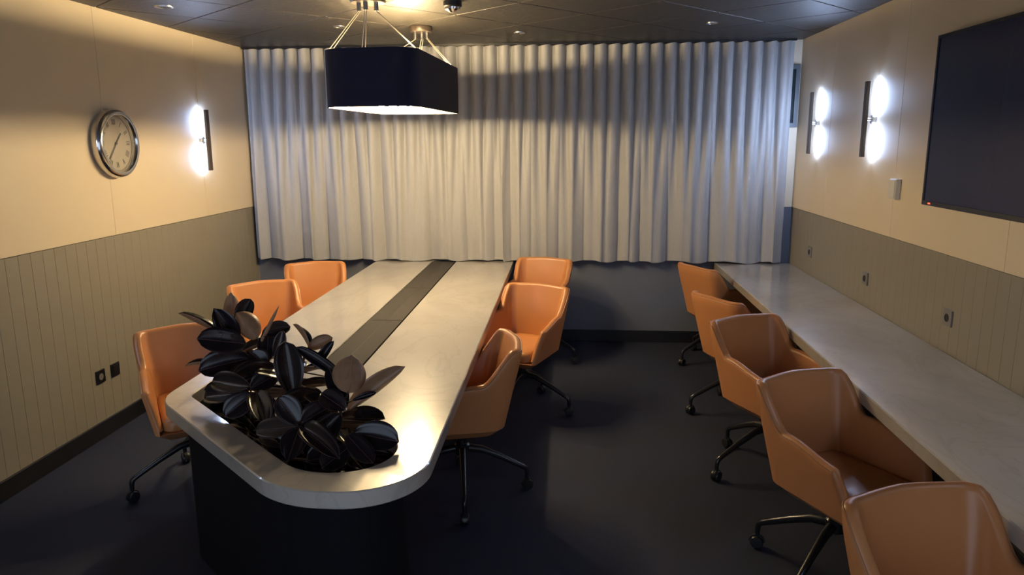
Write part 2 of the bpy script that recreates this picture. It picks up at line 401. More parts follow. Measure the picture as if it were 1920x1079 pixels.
def slab(name, outer, holes, ztop, thick, material, parent, chamfer=0.004):
    bm = bmesh.new()
    def loop_edges(lp, z):
        vs = [bm.verts.new((x, y, z)) for x, y in lp]; es = [bm.edges.new((vs[i], vs[(i+1) % len(vs)])) for i in range(len(vs))]; return vs, es
    def wall(a, b):
        for i in range(len(a)): bm.faces.new((a[i], a[(i+1) % len(a)], b[(i+1) % len(b)], b[i]))
    top = []; bot = []; pairs = []
    for lp, sgn in [(outer, -1)] + [(h, 1) for h in holes]:
        it, et = loop_edges(offset_loop(lp, sgn*chamfer), ztop); m1, _ = loop_edges(lp, ztop-chamfer); m2, _ = loop_edges(lp, ztop-thick+chamfer); ib, eb = loop_edges(offset_loop(lp, sgn*chamfer), ztop-thick)
        top += et; bot += eb; pairs.append((it, m1, m2, ib))
    bmesh.ops.triangle_fill(bm, use_beauty=True, edges=top); bmesh.ops.triangle_fill(bm, use_beauty=True, edges=bot)
    for it, m1, m2, ib in pairs: wall(it, m1); wall(m1, m2); wall(m2, ib)
    bmesh.ops.recalc_face_normals(bm, faces=bm.faces)
    me = bpy.data.meshes.new(name); bm.to_mesh(me); bm.free()
    return link(name, me, material, parent, smooth=True, angle=0.5)
table = empty('meeting_table', (0, 0, 0)); tag(table, 'long pale stone meeting table with a planter opening in its angled end', 'table')
table_slab = slab('table_top', table_outline, [hole_outline, tray_outline], TZ, TT, 'stone', table)
# planter bin hanging in the opening, down to the floor
def bin_walls(lp, z0, z1, material, name, parent):
    o = offset_loop(lp, 0.03); mb = MB(); n = len(lp)
    inn_t = [(x, y, z1) for x, y in lp]; inn_b = [(x, y, z0+0.30) for x, y in lp]; out_t = [(x, y, z1) for x, y in o]; out_b = [(x, y, z0) for x, y in o]
    mb.add(inn_t+inn_b+out_t+out_b, [(k, (k+1) % n, n+(k+1) % n, n+k) for k in range(n)] + [(2*n+k, 2*n+(k+1) % n, 3*n+(k+1) % n, 3*n+k) for k in range(n)] + [(k, (k+1) % n, 2*n+(k+1) % n, 2*n+k) for k in range(n)] + [tuple(3*n+k for k in range(n)), tuple(n+k for k in range(n))])
    return mb.build(name, material, parent)
planter = bin_walls(hole_outline, 0.0, TZ-TT, 'planter_black', 'planter_bin', table)
box('pedestal', 1.45, 2.10, 5.0, 5.9, 0.0, TZ-TT, 'planter_black', table, bevel=0.01)
# soil
n = len(hole_outline); lp = offset_loop(hole_outline, -0.002)
sb = MB(); cxh = sum(p[0] for p in lp)/n; cyh = sum(p[1] for p in lp)/n
rings = [[(cxh+(p[0]-cxh)*s_, cyh+(p[1]-cyh)*s_, 0.60+0.02*(1-s_)+random.uniform(-.006, .006)) for p in lp] for s_ in (1, .75, .5, .25)]
fs = [(r*n+k, r*n+(k+1) % n, (r+1)*n+(k+1) % n, (r+1)*n+k) for r in range(3) for k in range(n)] + [tuple(3*n+k for k in range(n))]
fs += [(4*n+k, 4*n+(k+1) % n, (k+1) % n, k) for k in range(n)] + [tuple(4*n+k for k in range(n))]
so = sb.add(sum(rings, []) + [(p[0], p[1], 0.31) for p in lp], fs).build('soil', 'soil', table, smooth=True)
# cable tray with hinged lids
def skew_box(name, x0, x1, y0, y1, z0, z1, material, parent, bevel=0):
    mb = MB().box(x0, x1, y0, y1, z0, z1); mb.v = [(tx(x, y), y, z) for x, y, z in mb.v]; return mb.build(name, material, parent, bevel=bevel, seg=1)
skew_box('cable_tray', 1.640, 1.858, 3.30, 6.55, TZ-TT, TZ-0.012, 'tray_black', table)
ys = [3.30, 4.295, 5.288, 6.55]
for a, b in zip(ys[:-1], ys[1:]):
    lid = skew_box('tray_lid', 1.648, 1.850, a+0.004, b-0.004, TZ-0.012, TZ-0.002, 'tray_grey', table, 0.001)
    skew_box('lid_seam', 1.747, 1.750, a+0.03, b-0.03, TZ-0.002, TZ-0.0014, 'tray_black', lid)

# ------------------------------------------------------------------ wall counter
counter = empty('wall_counter', (0, 0, 0)); tag(counter, 'long pale stone counter fixed along the wall below the screen', 'counter')
slab('counter_top', [(4.145, 0.75), (RW+0.002, 0.75), (RW+0.002, 6.56), (4.145, 6.56)], [], TZ, TT, 'stone', counter, 0.005)
for y in (1.0, 2.4, 3.8, 5.2, 6.4):
    b_ = MB().box(4.35, RW+0.004, y-0.02, y+0.02, TZ-TT-0.04, TZ-TT); b_.box(RW-0.04, RW+0.004, y-0.02, y+0.02, TZ-TT-0.32, TZ-TT-0.04)
    b_.build('bracket', 'black_metal', counter)

# ------------------------------------------------------------------ tub chair
def lerp(a, b, t): return a+(b-a)*t
def smooth(t): t = min(1, max(0, t)); return t*t*(3-2*t)
ZB, ZARM, ZTOP = 0.408, 0.650, 0.825
TH = 0.042
def plan(k, z, inset):
    """point of the tub outline: k = (part, t); inset inward"""
    f = (z-ZB)/(ZTOP-ZB)
    xb = lerp(-0.205, -0.295, f)+inset
    wb_ = lerp(0.205, 0.248, min(1, f*1.25))-inset
    wf_ = lerp(0.222, 0.278, min(1, f*1.5))-inset
    xf = lerp(0.255, 0.165, min(1, (z-ZB)/(ZARM-ZB)))
    r = max(0.03, 0.085-inset*0.8)
    part, t = k
    if part == 'side':                                  # t 0 front .. 1 where the corner starts
        x = lerp(xf, xb+r, t); y = lerp(wf_, wb_, t)
    elif part == 'arc':
        a = t*PI/2; x = xb+r-r*math.sin(a); y = wb_-r+r*math.cos(a)
    else:                                               # back: t 0 corner .. 1 centre
        x = xb-0.018*math.sin(t*PI/2); y = (wb_-r)*(1-t)
    return x, y
def top_h(k):
    part, t = k
    if part == 'back': return 0.820+0.006*t
    x = lerp(0.165, -0.21, t) if part == 'side' else -0.21-0.085*math.sin(t*PI/2)
    arm = lerp(0.618, 0.655, smooth((0.165-x)/0.25))
    wing = smooth((-0.120-x)/0.135)
    return lerp(arm, 0.820, wing)
def make_shell():
    half = [('side', t) for t in [0, .05, .12, .22, .34, .46, .56, .63, .68, .73, .78, .83, .88, .93, .97]] + [('arc', t/7) for t in range(0, 8)] + [('back', t) for t in (.18, .4, .65)]
    ks = [(k, 1) for k in half] + [(('back', 1.0), 1)] + [(k, -1) for k in reversed(half)]
    nz = 9
    rows = []
    def section(k, sgn, shrink=0.0, fx=0.0):
        H = top_h(k); pts = []
        for a in range(nz+1):                           # outside, bottom to rim
            z = lerp(ZB, H-TH/2, a/nz); bell = 0.0
            x, y = plan(k, z, 0.0+shrink*TH/2); pts.append((x, y, z))
        for a in range(1, 6):                           # rounded rim
            th = PI*a/6; z = H-TH/2+(TH/2*(1-shrink))*math.sin(th); ins = TH/2-(TH/2*(1-shrink))*math.cos(th)
            x, y = plan(k, min(z, H-TH/2), ins); pts.append((x, y, z))
        for a in range(nz+1):                           # inside, rim to seat
            z = lerp(H-TH/2, ZB+0.02, a/nz)
            puff = 0.010*math.sin(PI*a/nz) if k[0] != 'side' else 0.004*math.sin(PI*a/nz)
            x, y = plan(k, z, TH*(1-shrink/2)+puff); pts.append((x, y, z))
        return [(x+fx, y*sgn, z) for x, y, z in pts]
    for sh, fx in ((0.95, 0.020), (0.6, 0.016), (0.25, 0.008)): rows.append(section(ks[0][0], 1, sh, fx))
    for k, sg in ks: rows.append(section(k, sg))
    for sh, fx in ((0.25, 0.008), (0.6, 0.016), (0.95, 0.020)): rows.append(section(ks[-1][0], -1, sh, fx))
    m_ = len(rows[0]); mb = MB()
    V = [p for r in rows for p in r]
    F = [(i*m_+j, i*m_+j+1, (i+1)*m_+j+1, (i+1)*m_+j) for i in range(len(rows)-1) for j in range(m_-1)]
    F.append(tuple(range(m_))); F.append(tuple((len(rows)-1)*m_+j for j in reversed(range(m_))))
    # close underneath: rim of outside bottom to inside bottom, then the pan
    F += [(i*m_, (i+1)*m_, (i+1)*m_+m_-1, i*m_+m_-1) for i in range(len(rows)-1)]
    mb.add(V, F)
    seam_l = []
    outer = [rows[i] for i in range(3, len(rows)-3)]
    return mb, [Vector(r[nz+1]) for r in outer], [r[0] for r in rows]
def make_chair():
    root = empty('tub_chair')
    mb, rim, bottom = make_shell()
    sh = mb.build('shell', 'leather', root, smooth=True, angle=1.2)
    # piping along the outer rim
    pip = [p+Vector((0, 0, 0.0)) for p in rim]
    MB().tube(pip, 0.0032, 6).build('piping', 'leather_seam', sh, smooth=True)
    # bottom pan (dark)
    n_ = len(bottom); lo = [(x*0.80+0.005, y*0.74, ZB-0.045) for x, y, z in bottom]; up_ = [(x, y, ZB+0.002) for x, y, z in bottom]
    MB().add(up_+lo, [(k, (k+1) % n_, n_+(k+1) % n_, n_+k) for k in range(n_)]+[tuple(range(n_)), tuple(reversed(range(n_, 2*n_)))]).build('seat_pan', 'leather', root, smooth=True, angle=0.6)
    # seat cushion
    out = round_poly([(0.268, -0.186), (0.268, 0.186), (-0.195, 0.170), (-0.195, -0.170)], [0.05, 0.05, 0.06, 0.06], 6)
    cu = MB(); nn = len(out); lev = [(0.93, 0.410), (1.0, 0.42), (1.0, 0.455), (0.975, 0.472), (0.90, 0.482), (0.6, 0.488), (0.25, 0.486)]
    cx0 = 0.05; V = []; F = []
    for s_, z in lev: V += [(cx0+(x-cx0)*s_, y*s_, z) for x, y in out]
    for l in range(len(lev)-1): F += [(l*nn+k, l*nn+(k+1) % nn, (l+1)*nn+(k+1) % nn, (l+1)*nn+k) for k in range(nn)]
    F += [tuple(reversed(range(nn))), tuple((len(lev)-1)*nn+k for k in range(nn))]
    cu.add(V, F).build('seat_cushion', 'leather', root, smooth=True, angle=1.0)
    # swivel column and four-star base
    MB().lathe([(0.075, 0.366), (0.075, 0.352), (0.026, 0.300), (0.026, 0.235), (0.034, 0.230)], n=20).build('column', 'black_metal', root, smooth=True, angle=0.6)
    MB().lathe([(0.030, 0.215), (0.040, 0.222), (0.040, 0.268), (0.032, 0.276)], n=20).build('hub', 'black_metal', root, smooth=True, angle=0.6)
    leg_me = cast_me = None
    for q in range(4):
        if leg_me is None:
            lg = MB().tube([(0.02, 0, 0.250), (0.10, 0, 0.236), (0.20, 0, 0.190), (0.31, 0, 0.132), (0.332, 0, 0.118), (0.338, 0, 0.098), (0.338, 0, 0.070)], [0.021, 0.019, 0.016, 0.0135, 0.0135, 0.012, 0.011], 10).build('leg', 'black_metal', root, smooth=True, angle=1.0); leg_me = lg.data
            cm = MB()
            for s_ in (-1, 1):
                cm.lathe([(0.012, s_*0.0215), (0.026, s_*0.0205), (0.029, s_*0.016), (0.029, s_*0.007), (0.020, s_*0.004)][::s_], 'y', (0, 0, 0), 18)
            hood = [(0.026*math.cos(a), 0.0, 0.031*math.sin(a)) for a in [PI*k/10 for k in range(11)]]
            for k in range(10):
                a, b = PI*k/10, PI*(k+1)/10
                cm.add([(0.034*math.cos(a), -0.007, 0.034*math.sin(a)), (0.034*math.cos(b), -0.007, 0.034*math.sin(b)), (0.034*math.cos(b), 0.007, 0.034*math.sin(b)), (0.034*math.cos(a), 0.007, 0.034*math.sin(a)), (0, -0.007, 0), (0, 0.007, 0)],
                       [(0, 1, 2, 3), (0, 4, 1), (3, 2, 5)])
            cm.tube([(0.0, 0, 0.028), (0.0, 0, 0.052)], 0.010, 8)
            ca = cm.build('caster', 'black_plastic', lg, smooth=True, angle=0.6); cast_me = ca.data
        else:
            lg = bpy.data.objects.new('leg', leg_me); COL.objects.link(lg); lg.parent = root
            ca = bpy.data.objects.new('caster', cast_me); COL.objects.link(ca); ca.parent = lg
        lg.rotation_euler = (0, 0, q*PI/2); ca.location = (0.338, 0, 0.0292); ca.rotation_euler = (0, 0, 0.9*q+0.4)
    return root
CH = 'tan leather tub swivel chair'
CHAIRS = [  # x, y, facing degrees, base angle degrees, label
    (0.925, 3.56, -54, -138, CH+' at the planted table end, beside the black sockets'),
    (0.825, 4.84, -55, -40, CH+', middle one between table and clock wall'),
    (0.855, 5.68, -70, -10, CH+' between table and clock wall, next to the curtain'),
    (2.342, 3.56, -167, 10, CH+' turned in under the table beside the plants'),
    (2.570, 4.81, -113, -20, CH+', middle one on the table side away from the clock'),
    (2.605, 5.98, -105, -20, CH+', table side away from the clock, next to the curtain'),
    (4.10, 6.02, 28, 205, CH+' tucked under the wall counter, closest to the curtain'),
    (4.03, 4.84, 30, 190, CH+' under the wall counter, second from the curtain'),
    (3.985, 3.94, -62, 207, CH+' at the wall counter, third from the curtain'),
    (3.992, 2.90, -61, 138, CH+' at the wall counter, fourth from the curtain'),
    (3.955, 1.80, -70, 160, CH+' at the wall counter, fifth from the curtain'),
]
chair0 = make_chair()
for i, (x, y, fa, ba, lab) in enumerate(CHAIRS):
    c = chair0 if i == 0 else copy_tree(chair0)
    c.location = (x, y, 0); c.rotation_euler = (0, 0, math.radians(fa))
    tag(c, lab, 'chair', 'tan leather tub chairs')
    q = 0
    for ch in c.children:
        if ch.name.split('.')[0] == 'leg':
            ch.rotation_euler = (0, 0, math.radians(ba-fa)+q*PI/2); q += 1

# ------------------------------------------------------------------ pendant lamp
LC = (1.74, 4.95); LZ0, LZ1 = 2.0, 2.325
pen = empty('pendant_lamp', (LC[0], LC[1], 0)); tag(pen, 'large dark navy pendant lamp shade hanging by cables over the table', 'lamp')
shade_loop = [(x-LC[0], y-LC[1]) for x, y in round_poly([(1.425, 4.285), (2.005, 4.262), (2.050, 5.630), (1.470, 5.610)], [0.20, 0.13, 0.06, 0.13], 14)]
N = len(shade_loop)
def ringp(da, z): return [(x, y, z) for x, y in offset_loop(shade_loop, -da)]
def shell2(name, d0, d1, z0, z1, material):
    r_ = [ringp(d0, z0), ringp(d0, z1), ringp(d1, z1), ringp(d1, z0)]
    return MB().add(sum(r_, []), [(a*N+k, a*N+(k+1) % N, ((a+1) % 4)*N+(k+1) % N, ((a+1) % 4)*N+k) for a in range(4) for k in range(N)]).build(name, material, pen, smooth=True, angle=0.6)
shell2('shade', 0.0, 0.004, LZ0, LZ1, 'shade_navy')
shell2('shade_lining', 0.0042, 0.007, LZ0+0.001, LZ1-0.001, 'shade_lining')
def panel(name, z, th, material):
    r_ = ringp(0.009, z) + ringp(0.009, z+th)
    return MB().add(r_, [tuple(reversed(range(N))), tuple(range(N, 2*N))]+[(k, (k+1) % N, N+(k+1) % N, N+k) for k in range(N)]).build(name, material, pen)
panel('reflector', LZ0+0.055, 0.006, 'shade_lining'); panel('upper_reflector', LZ1-0.085, 0.006, 'shade_lining')
def bulb(name, y, z, r_, material):
    prof = [(r_*math.sin(PI*k/10), z-r_*math.cos(PI*k/10)) for k in range(11)]
    return MB().lathe(prof, 'z', (0.0, y, 0.0), 16).build(name, material, pen, smooth=True, angle=3.0)
for y in (-0.42, -0.14, 0.14, 0.42):
    bulb('bulb', y, LZ0+0.026, 0.024, 'lamp_down'); bulb('upper_bulb', y, LZ1-0.036, 0.020, 'lamp_up')
    MB().lathe([(0.062, LZ1-0.010), (0.062, LZ1-0.007), (0.0, LZ1-0.007)], 'z', (0.0, y, 0.0), 20).build('uplight_blocker', 'shade_lining', pen)  # disc added to keep the bulb's direct light off the ceiling above
    MB().tube([(0.0, y, LZ1-0.080), (0.0, y, LZ1-0.055)], 0.010, 8).build('bulb_holder', 'steel', pen)
def canopy(x, y, r, targets):
    c = MB().lathe([(r*0.96, RH), (r, RH-0.004), (r, RH-0.034), (r*0.95, RH-0.040)], 'z', (x-LC[0], y-LC[1], 0), 36).build('canopy', 'bronze', pen, smooth=True, angle=0.6)
    for (hx, hy, tx, ty) in targets:
        a = Vector((x+hx*r*0.6-LC[0], y+hy*r*0.6-LC[1], RH-0.040)); b = Vector((tx, ty, LZ1-0.004))
        MB().tube([a+Vector((0, 0, 0.002)), a-Vector((0, 0, 0.045))], 0.013, 12).build('cable_grip', 'steel', c, smooth=True)
        side = (b-a).cross(Vector((0, 0, 1))).normalized()*0.013
        for s_ in (-1, 1):
            MB().tube([a-Vector((0, 0, 0.045))+side*s_*0.5, b+side*s_], 0.0024, 6).build('cable', 'cable', c)
canopy(1.735, 4.33, 0.100, [(-0.8, -0.3, -0.285, -0.50), (0, -0.9, -0.03, -0.66), (0.85, -0.3, 0.258, -0.56)])
canopy(1.800, 5.50, 0.080, [(-0.9, 0.0, -0.255, 0.40), (0, 0.6, 0.0, 0.655), (0.9, 0.0, 0.292, 0.42)])

# ------------------------------------------------------------------ wall sconces
def sconce(x, y, z, s, label):
    """s = +1 on the left wall (light bar stands off towards +x), -1 on the right wall"""
    r_ = empty('wall_sconce', (x, y, z)); r_.scale = (s, 1, 1) if s > 0 else (1, 1, 1); k = s
    def bx(name, x0, x1, y0, y1, z0, z1, material, bevel=0, parent=r_):
        return box(name, min(k*x0, k*x1), max(k*x0, k*x1), y0, y1, z0, z1, material, parent, bevel)
    bar = bx('light_bar', 0.052, 0.074, -0.020, 0.020, -0.232, 0.232, 'bronze', 0.003)
    for z0, z1 in ((-0.245, -0.026), (0.026, 0.245)):
        MB().tube([(k*0.013, 0, lerp(z0, z1, q/6)) for q in range(7)], [0.0015, 0.0055, 0.0072, 0.0076, 0.0070, 0.0050, 0.0012], 8).build('light_tube', 'sconce_led', r_, smooth=True)
    MB().lathe([(0.028, 0.0), (0.028, k*0.022), (0.024, k*0.026), (0.009, k*0.027), (0.009, k*0.053)], 'x', (0, 0, 0), 24).build('mount', 'steel', r_, smooth=True, angle=0.6)
    return tag(r_, label, 'wall lamp', 'slim bar wall sconces')
sconce(0.0, 5.67, 1.818, 1, 'slim bronze bar wall sconce between the clock and the curtain')
sconce(RW, 6.03, 1.922, -1, 'slim bronze bar wall sconce on the screen wall, closest to the curtain')
sconce(RW, 4.93, 1.922, -1, 'slim bronze bar wall sconce on the screen wall, beside the screen above the white box')
sconce(RW, 1.77, 1.922, -1, 'added slim bronze bar wall sconce on the screen wall, unseen beyond the screen')  # added out of view as cool fill for the near chairs
sconce(0.0, 2.60, 1.818, 1, 'added slim bronze bar wall sconce on the clock wall, out of view far from the curtain')  # added out of view to brighten the near table end

# ------------------------------------------------------------------ wall clock
clk = empty('wall_clock', (0.0, 4.515, 1.80)); tag(clk, 'round chrome rimmed wall clock with numerals on the cream wall', 'clock')
MB().lathe([(0.185, 0.0), (0.207, 0.006), (0.214, 0.040), (0.208, 0.064), (0.194, 0.074), (0.178, 0.072), (0.168, 0.054), (0.170, 0.030), (0.0, 0.030)], 'x', (0, 0, 0), 64).build('case', 'chrome', clk, smooth=True, angle=0.9)
dial = MB().lathe([(0.169, 0.0302), (0.169, 0.034), (0.0, 0.034)], 'x', (0, 0, 0), 48).build('dial', 'clock_dial', clk)
def stroke(mb, p0, p1, wd, x0, x1):
    d = Vector((p1[0]-p0[0], p1[1]-p0[1])); nrm = Vector((-d.y, d.x)).normalized()*wd/2
    q = [(p0[0]+nrm.x, p0[1]+nrm.y), (p1[0]+nrm.x, p1[1]+nrm.y), (p1[0]-nrm.x, p1[1]-nrm.y), (p0[0]-nrm.x, p0[1]-nrm.y)]
    mb.add([(x0, *a) for a in q]+[(x1, *a) for a in q], [(0, 1, 2, 3), (7, 6, 5, 4)]+[(i, (i+1) % 4, 4+(i+1) % 4, 4+i) for i in range(4)])
ROM = ['XII', 'I', 'II', 'III', 'IIII', 'V', 'VI', 'VII', 'VIII', 'IX', 'X', 'XI']
for h in range(12):
    th = math.radians(90-30*h); tx = Vector((math.sin(th), -math.cos(th))); rd = Vector((math.cos(th), math.sin(th)))
    mb = MB(); gl = []; wtot = 0
    for ch in ROM[h]: wd = 0.008 if ch == 'I' else 0.016; gl.append((ch, wtot+wd/2)); wtot += wd+0.002
    for ch, off in gl:
        c_ = rd*0.132+tx*(off-wtot/2)
        P = lambda a, b: (c_.x+tx.x*a+rd.x*b, c_.y+tx.y*a+rd.y*b)
        if ch == 'I': stroke(mb, P(0, -.017), P(0, .017), .0042, .034, .0352)
        if ch == 'V': stroke(mb, P(0, -.017), P(-.007, .017), .0042, .034, .0352); stroke(mb, P(0, -.017), P(.007, .017), .0030, .034, .0352)
        if ch == 'X': stroke(mb, P(-.007, .017), P(.007, -.017), .0042, .034, .0352); stroke(mb, P(.007, .017), P(-.007, -.017), .0030, .034, .0352)
    mb.build('numeral', 'ink', dial)
def hand(name, hours, ln, tail, wd, x):
    th = math.radians(90-30*hours); d = Vector((math.cos(th), math.sin(th))); mb = MB(); stroke(mb, tuple(-d*tail), tuple(d*ln), wd, x, x+0.0015); return mb.build(name, 'ink', clk)
hand('hour_hand', 1.45, 0.085, 0.018, 0.011, 0.037); hand('minute_hand', 7.35, 0.125, 0.022, 0.008, 0.040)
MB().lathe([(0.168, 0.058), (0.168, 0.060), (0.10, 0.0625), (0.0, 0.0635)], 'x', (0, 0, 0), 48).build('glass', 'clock_glass', clk, smooth=True)
MB().lathe([(0.008, 0.034), (0.008, 0.044), (0.0, 0.045)], 'x', (0, 0, 0), 16).build('hand_pivot', 'ink', clk)

# ------------------------------------------------------------------ screen, control box, sockets
tv = empty('wall_screen', (RW, 3.345, 1.463)); tag(tv, 'large dark wall mounted television screen', 'television')
box('housing', -0.045, 0.0, -0.735, 0.735, 0.0, 0.85, 'tv_bezel', tv, bevel=0.004)
bz = MB(); W2, H2 = 0.735, 0.85
bz.box(-0.052, -0.045, -W2, W2, 0, 0.022); bz.box(-0.052, -0.045, -W2, W2, H2-0.016, H2); bz.box(-0.052, -0.045, -W2, -W2+0.016, 0.022, H2-0.016); bz.box(-0.052, -0.045, W2-0.016, W2, 0.022, H2-0.016)
bz.build('bezel', 'tv_bezel', tv); box('screen_glass', -0.048, -0.0452, -W2+0.016, W2-0.016, 0.022, H2-0.016, 'tv_screen', tv)
box('standby_light', -0.0535, -0.052, 0.640, 0.662, 0.008, 0.014, 'led_red', tv)
cb = empty('control_box', (RW, 4.51, 1.515)); tag(cb, 'small white control box on the cream wall beside the screen', 'control box')
box('body', -0.032, 0.0, -0.045, 0.045, -0.058, 0.058, 'white_plastic', cb, bevel=0.004); box('cover', -0.036, -0.032, -0.040, 0.040, -0.052, 0.052, 'white_plastic', cb, bevel=0.001)
def socket(x, y, z, s, material, label, holes, grp):
    r_ = empty('wall_socket', (x, y, z)); k = s
    pl_ = box('plate', min(0, k*0.010), max(0, k*0.010), -0.042, 0.042, -0.042, 0.042, material, r_, bevel=0.003)
    if holes:
        MB().lathe([(0.021, k*0.0101), (0.021, k*0.0112), (0.019, k*0.0112), (0.019, k*0.0102)], 'x', (0, 0, 0), 24).build('socket_ring', 'socket_black' if material != 'socket_black' else 'socket_grey', r_)
        for dy in (-0.0095, 0.0095): MB().lathe([(0.003, k*0.0102), (0.003, k*0.0114)], 'x', (0, dy, 0), 10).build('pin_hole', 'steel' if material == 'socket_black' else 'socket_black', r_)
    else:
        box('rocker', min(k*0.010, k*0.013), max(k*0.010, k*0.013), -0.030, 0.030, -0.030, 0.030, material, r_, bevel=0.001)
    return tag(r_, label, 'socket', grp)
for y, nm in ((6.02, 'closest to the curtain'), (4.87, 'middle one of three'), (3.79, 'under the screen')):
    socket(RW+0.006, y, 0.918, -1, 'socket_grey', 'grey wall socket above the wall counter, '+nm, True, 'grey sockets over the counter')
socket(-0.006, 4.16, 0.385, 1, 'socket_black', 'black wall socket with two bright pin holes low on the wainscot', True, 'black plates on the wainscot')
socket(-0.006, 4.31, 0.385, 1, 'socket_black', 'plain black wall plate low on the wainscot beside the black socket', False, 'black plates on the wainscot')

# ------------------------------------------------------------------ ceiling fittings
sd = empty('smoke_detector', (2.18, 4.56, RH)); tag(sd, 'smoke detector with dark base on the dark ceiling', 'smoke detector')
MB().lathe([(0.055, 0.0), (0.055, -0.026), (0.050, -0.032)], 'z', (0, 0, 0), 32).build('base', 'black_plastic', sd, smooth=True, angle=0.6)
MB().lathe([(0.046, -0.030), (0.044, -0.044), (0.032, -0.052), (0.020, -0.060), (0.0, -0.062)], 'z', (0, 0, 0), 32).build('sensor_dome', 'chrome', sd, smooth=True, angle=0.6)
for (x, y, r_, lab) in ((0.43, 4.52, 0.055, 'unlit round ceiling downlight above the clock'), (1.23, 5.42, 0.045, 'unlit round ceiling downlight between the pendant cables and the clock wall'),
                        (2.48, 5.88, 0.045, 'unlit round ceiling downlight near the curtain, beyond the smoke detector'), (3.86, 5.56, 0.04, 'unlit round ceiling downlight near the curtain, towards the screen wall')):
    d_ = empty('ceiling_downlight', (x, y, RH)); tag(d_, lab, 'downlight', 'round ceiling downlights')
    MB().lathe([(r_, 0.0), (r_*0.98, -0.006), (r_*0.80, -0.007), (r_*0.72, -0.001)], 'z', (0, 0, 0), 28).build('trim_ring', 'steel', d_, smooth=True, angle=0.6)
    MB().lathe([(r_*0.70, -0.0005), (r_*0.68, -0.003), (0.0, -0.003)], 'z', (0, 0, 0), 24).build('lens', 'black_plastic', d_)

# ------------------------------------------------------------------ rubber plants in the planter
def leaf_mesh(seed):
    rnd = random.Random(seed); nu, nv = 12, 6; V = []
    bend = rnd.uniform(-0.15, 0.30); cup = rnd.uniform(0.25, 0.85)
    for i in range(nu+1):
        u = i/nu; wd = (0.5*math.sin(PI*u**1.12)**0.52 if u < 0.92 else 0.5*0.52*(1-u)/0.08*0.95) if 0 < u < 1 else 0.0
        for j in range(-nv//2, nv//2+1):
            v = j/(nv/2); y = wd*v
            V.append((u, y, -bend*u*u + cup*abs(v)**1.5*wd*0.9 + 0.012*math.sin(7*u+seed)*v))
    k = nv+1
    F = [(i*k+j, (i+1)*k+j, (i+1)*k+j+1, i*k+j+1) for i in range(nu) for j in range(nv)]
    me = bpy.data.meshes.new('leaf'); me.from_pydata(V, [], F); me.update()
    bm = bmesh.new(); bm.from_mesh(me); bmesh.ops.remove_doubles(bm, verts=bm.verts, dist=1e-5); bmesh.ops.recalc_face_normals(bm, faces=bm.faces)
    if sum(f.normal.z for f in bm.faces) < 0: bmesh.ops.reverse_faces(bm, faces=bm.faces)
    bm.to_mesh(me); bm.free()
    me.materials.append(MATS['leaf_top']); me.materials.append(MATS['leaf_under']); me.materials.append(MATS['leaf_rim']); me.polygons.foreach_set('use_smooth', [True]*len(me.polygons))
    return me
LEAVES = [leaf_mesh(s_) for s_ in range(6)]
CAMP = Vector((CX, CY, CZ)); leaf_i = 0
def leaf_matrix(a, b, width, nrm):
    d = b-a; L = d.length; ex = d.normalized(); ez = (nrm-ex*nrm.dot(ex)).normalized(); ey = ez.cross(ex)
    M_ = Matrix((ex*L, ey*width, ez*L*0.55)).transposed().to_4x4(); M_.translation = a
    return M_
def leaf_tree(me, M_, skip=0.0):                         # collision tree of a leaf, without the part next to its stalk
    n_ = len(me.vertices); fs_ = [tuple(p.vertices) for p in me.polygons if p.center.x > skip]       # both faces of the blade
    return BVHTree.FromPolygons([M_ @ v.co for v in me.vertices]+[M_ @ (v.co-Vector((0, 0, 0.012))) for v in me.vertices], fs_+[tuple(k+n_ for k in f) for f in fs_])
def mesh_tree(o, loc=Vector((0, 0, 0))):
    return BVHTree.FromPolygons([v.co+loc for v in o.data.vertices], [tuple(p.vertices) for p in o.data.polygons])
SOLID = [mesh_tree(table_slab), mesh_tree(planter)]; PLACED = []       # PLACED: (plant, tree)
def clash(pl_, me, M_):
    full = leaf_tree(me, M_); tip = leaf_tree(me, M_, 0.22)
    n = 6*sum(len(full.overlap(t)) for t in SOLID)
    n += 3*sum(len(full.overlap(t)) for p_, t in STALKS if p_ is not pl_)
    for p_, t in PLACED: n += 3*len(full.overlap(t)) if p_ is not pl_ else len(tip.overlap(t))
    return n
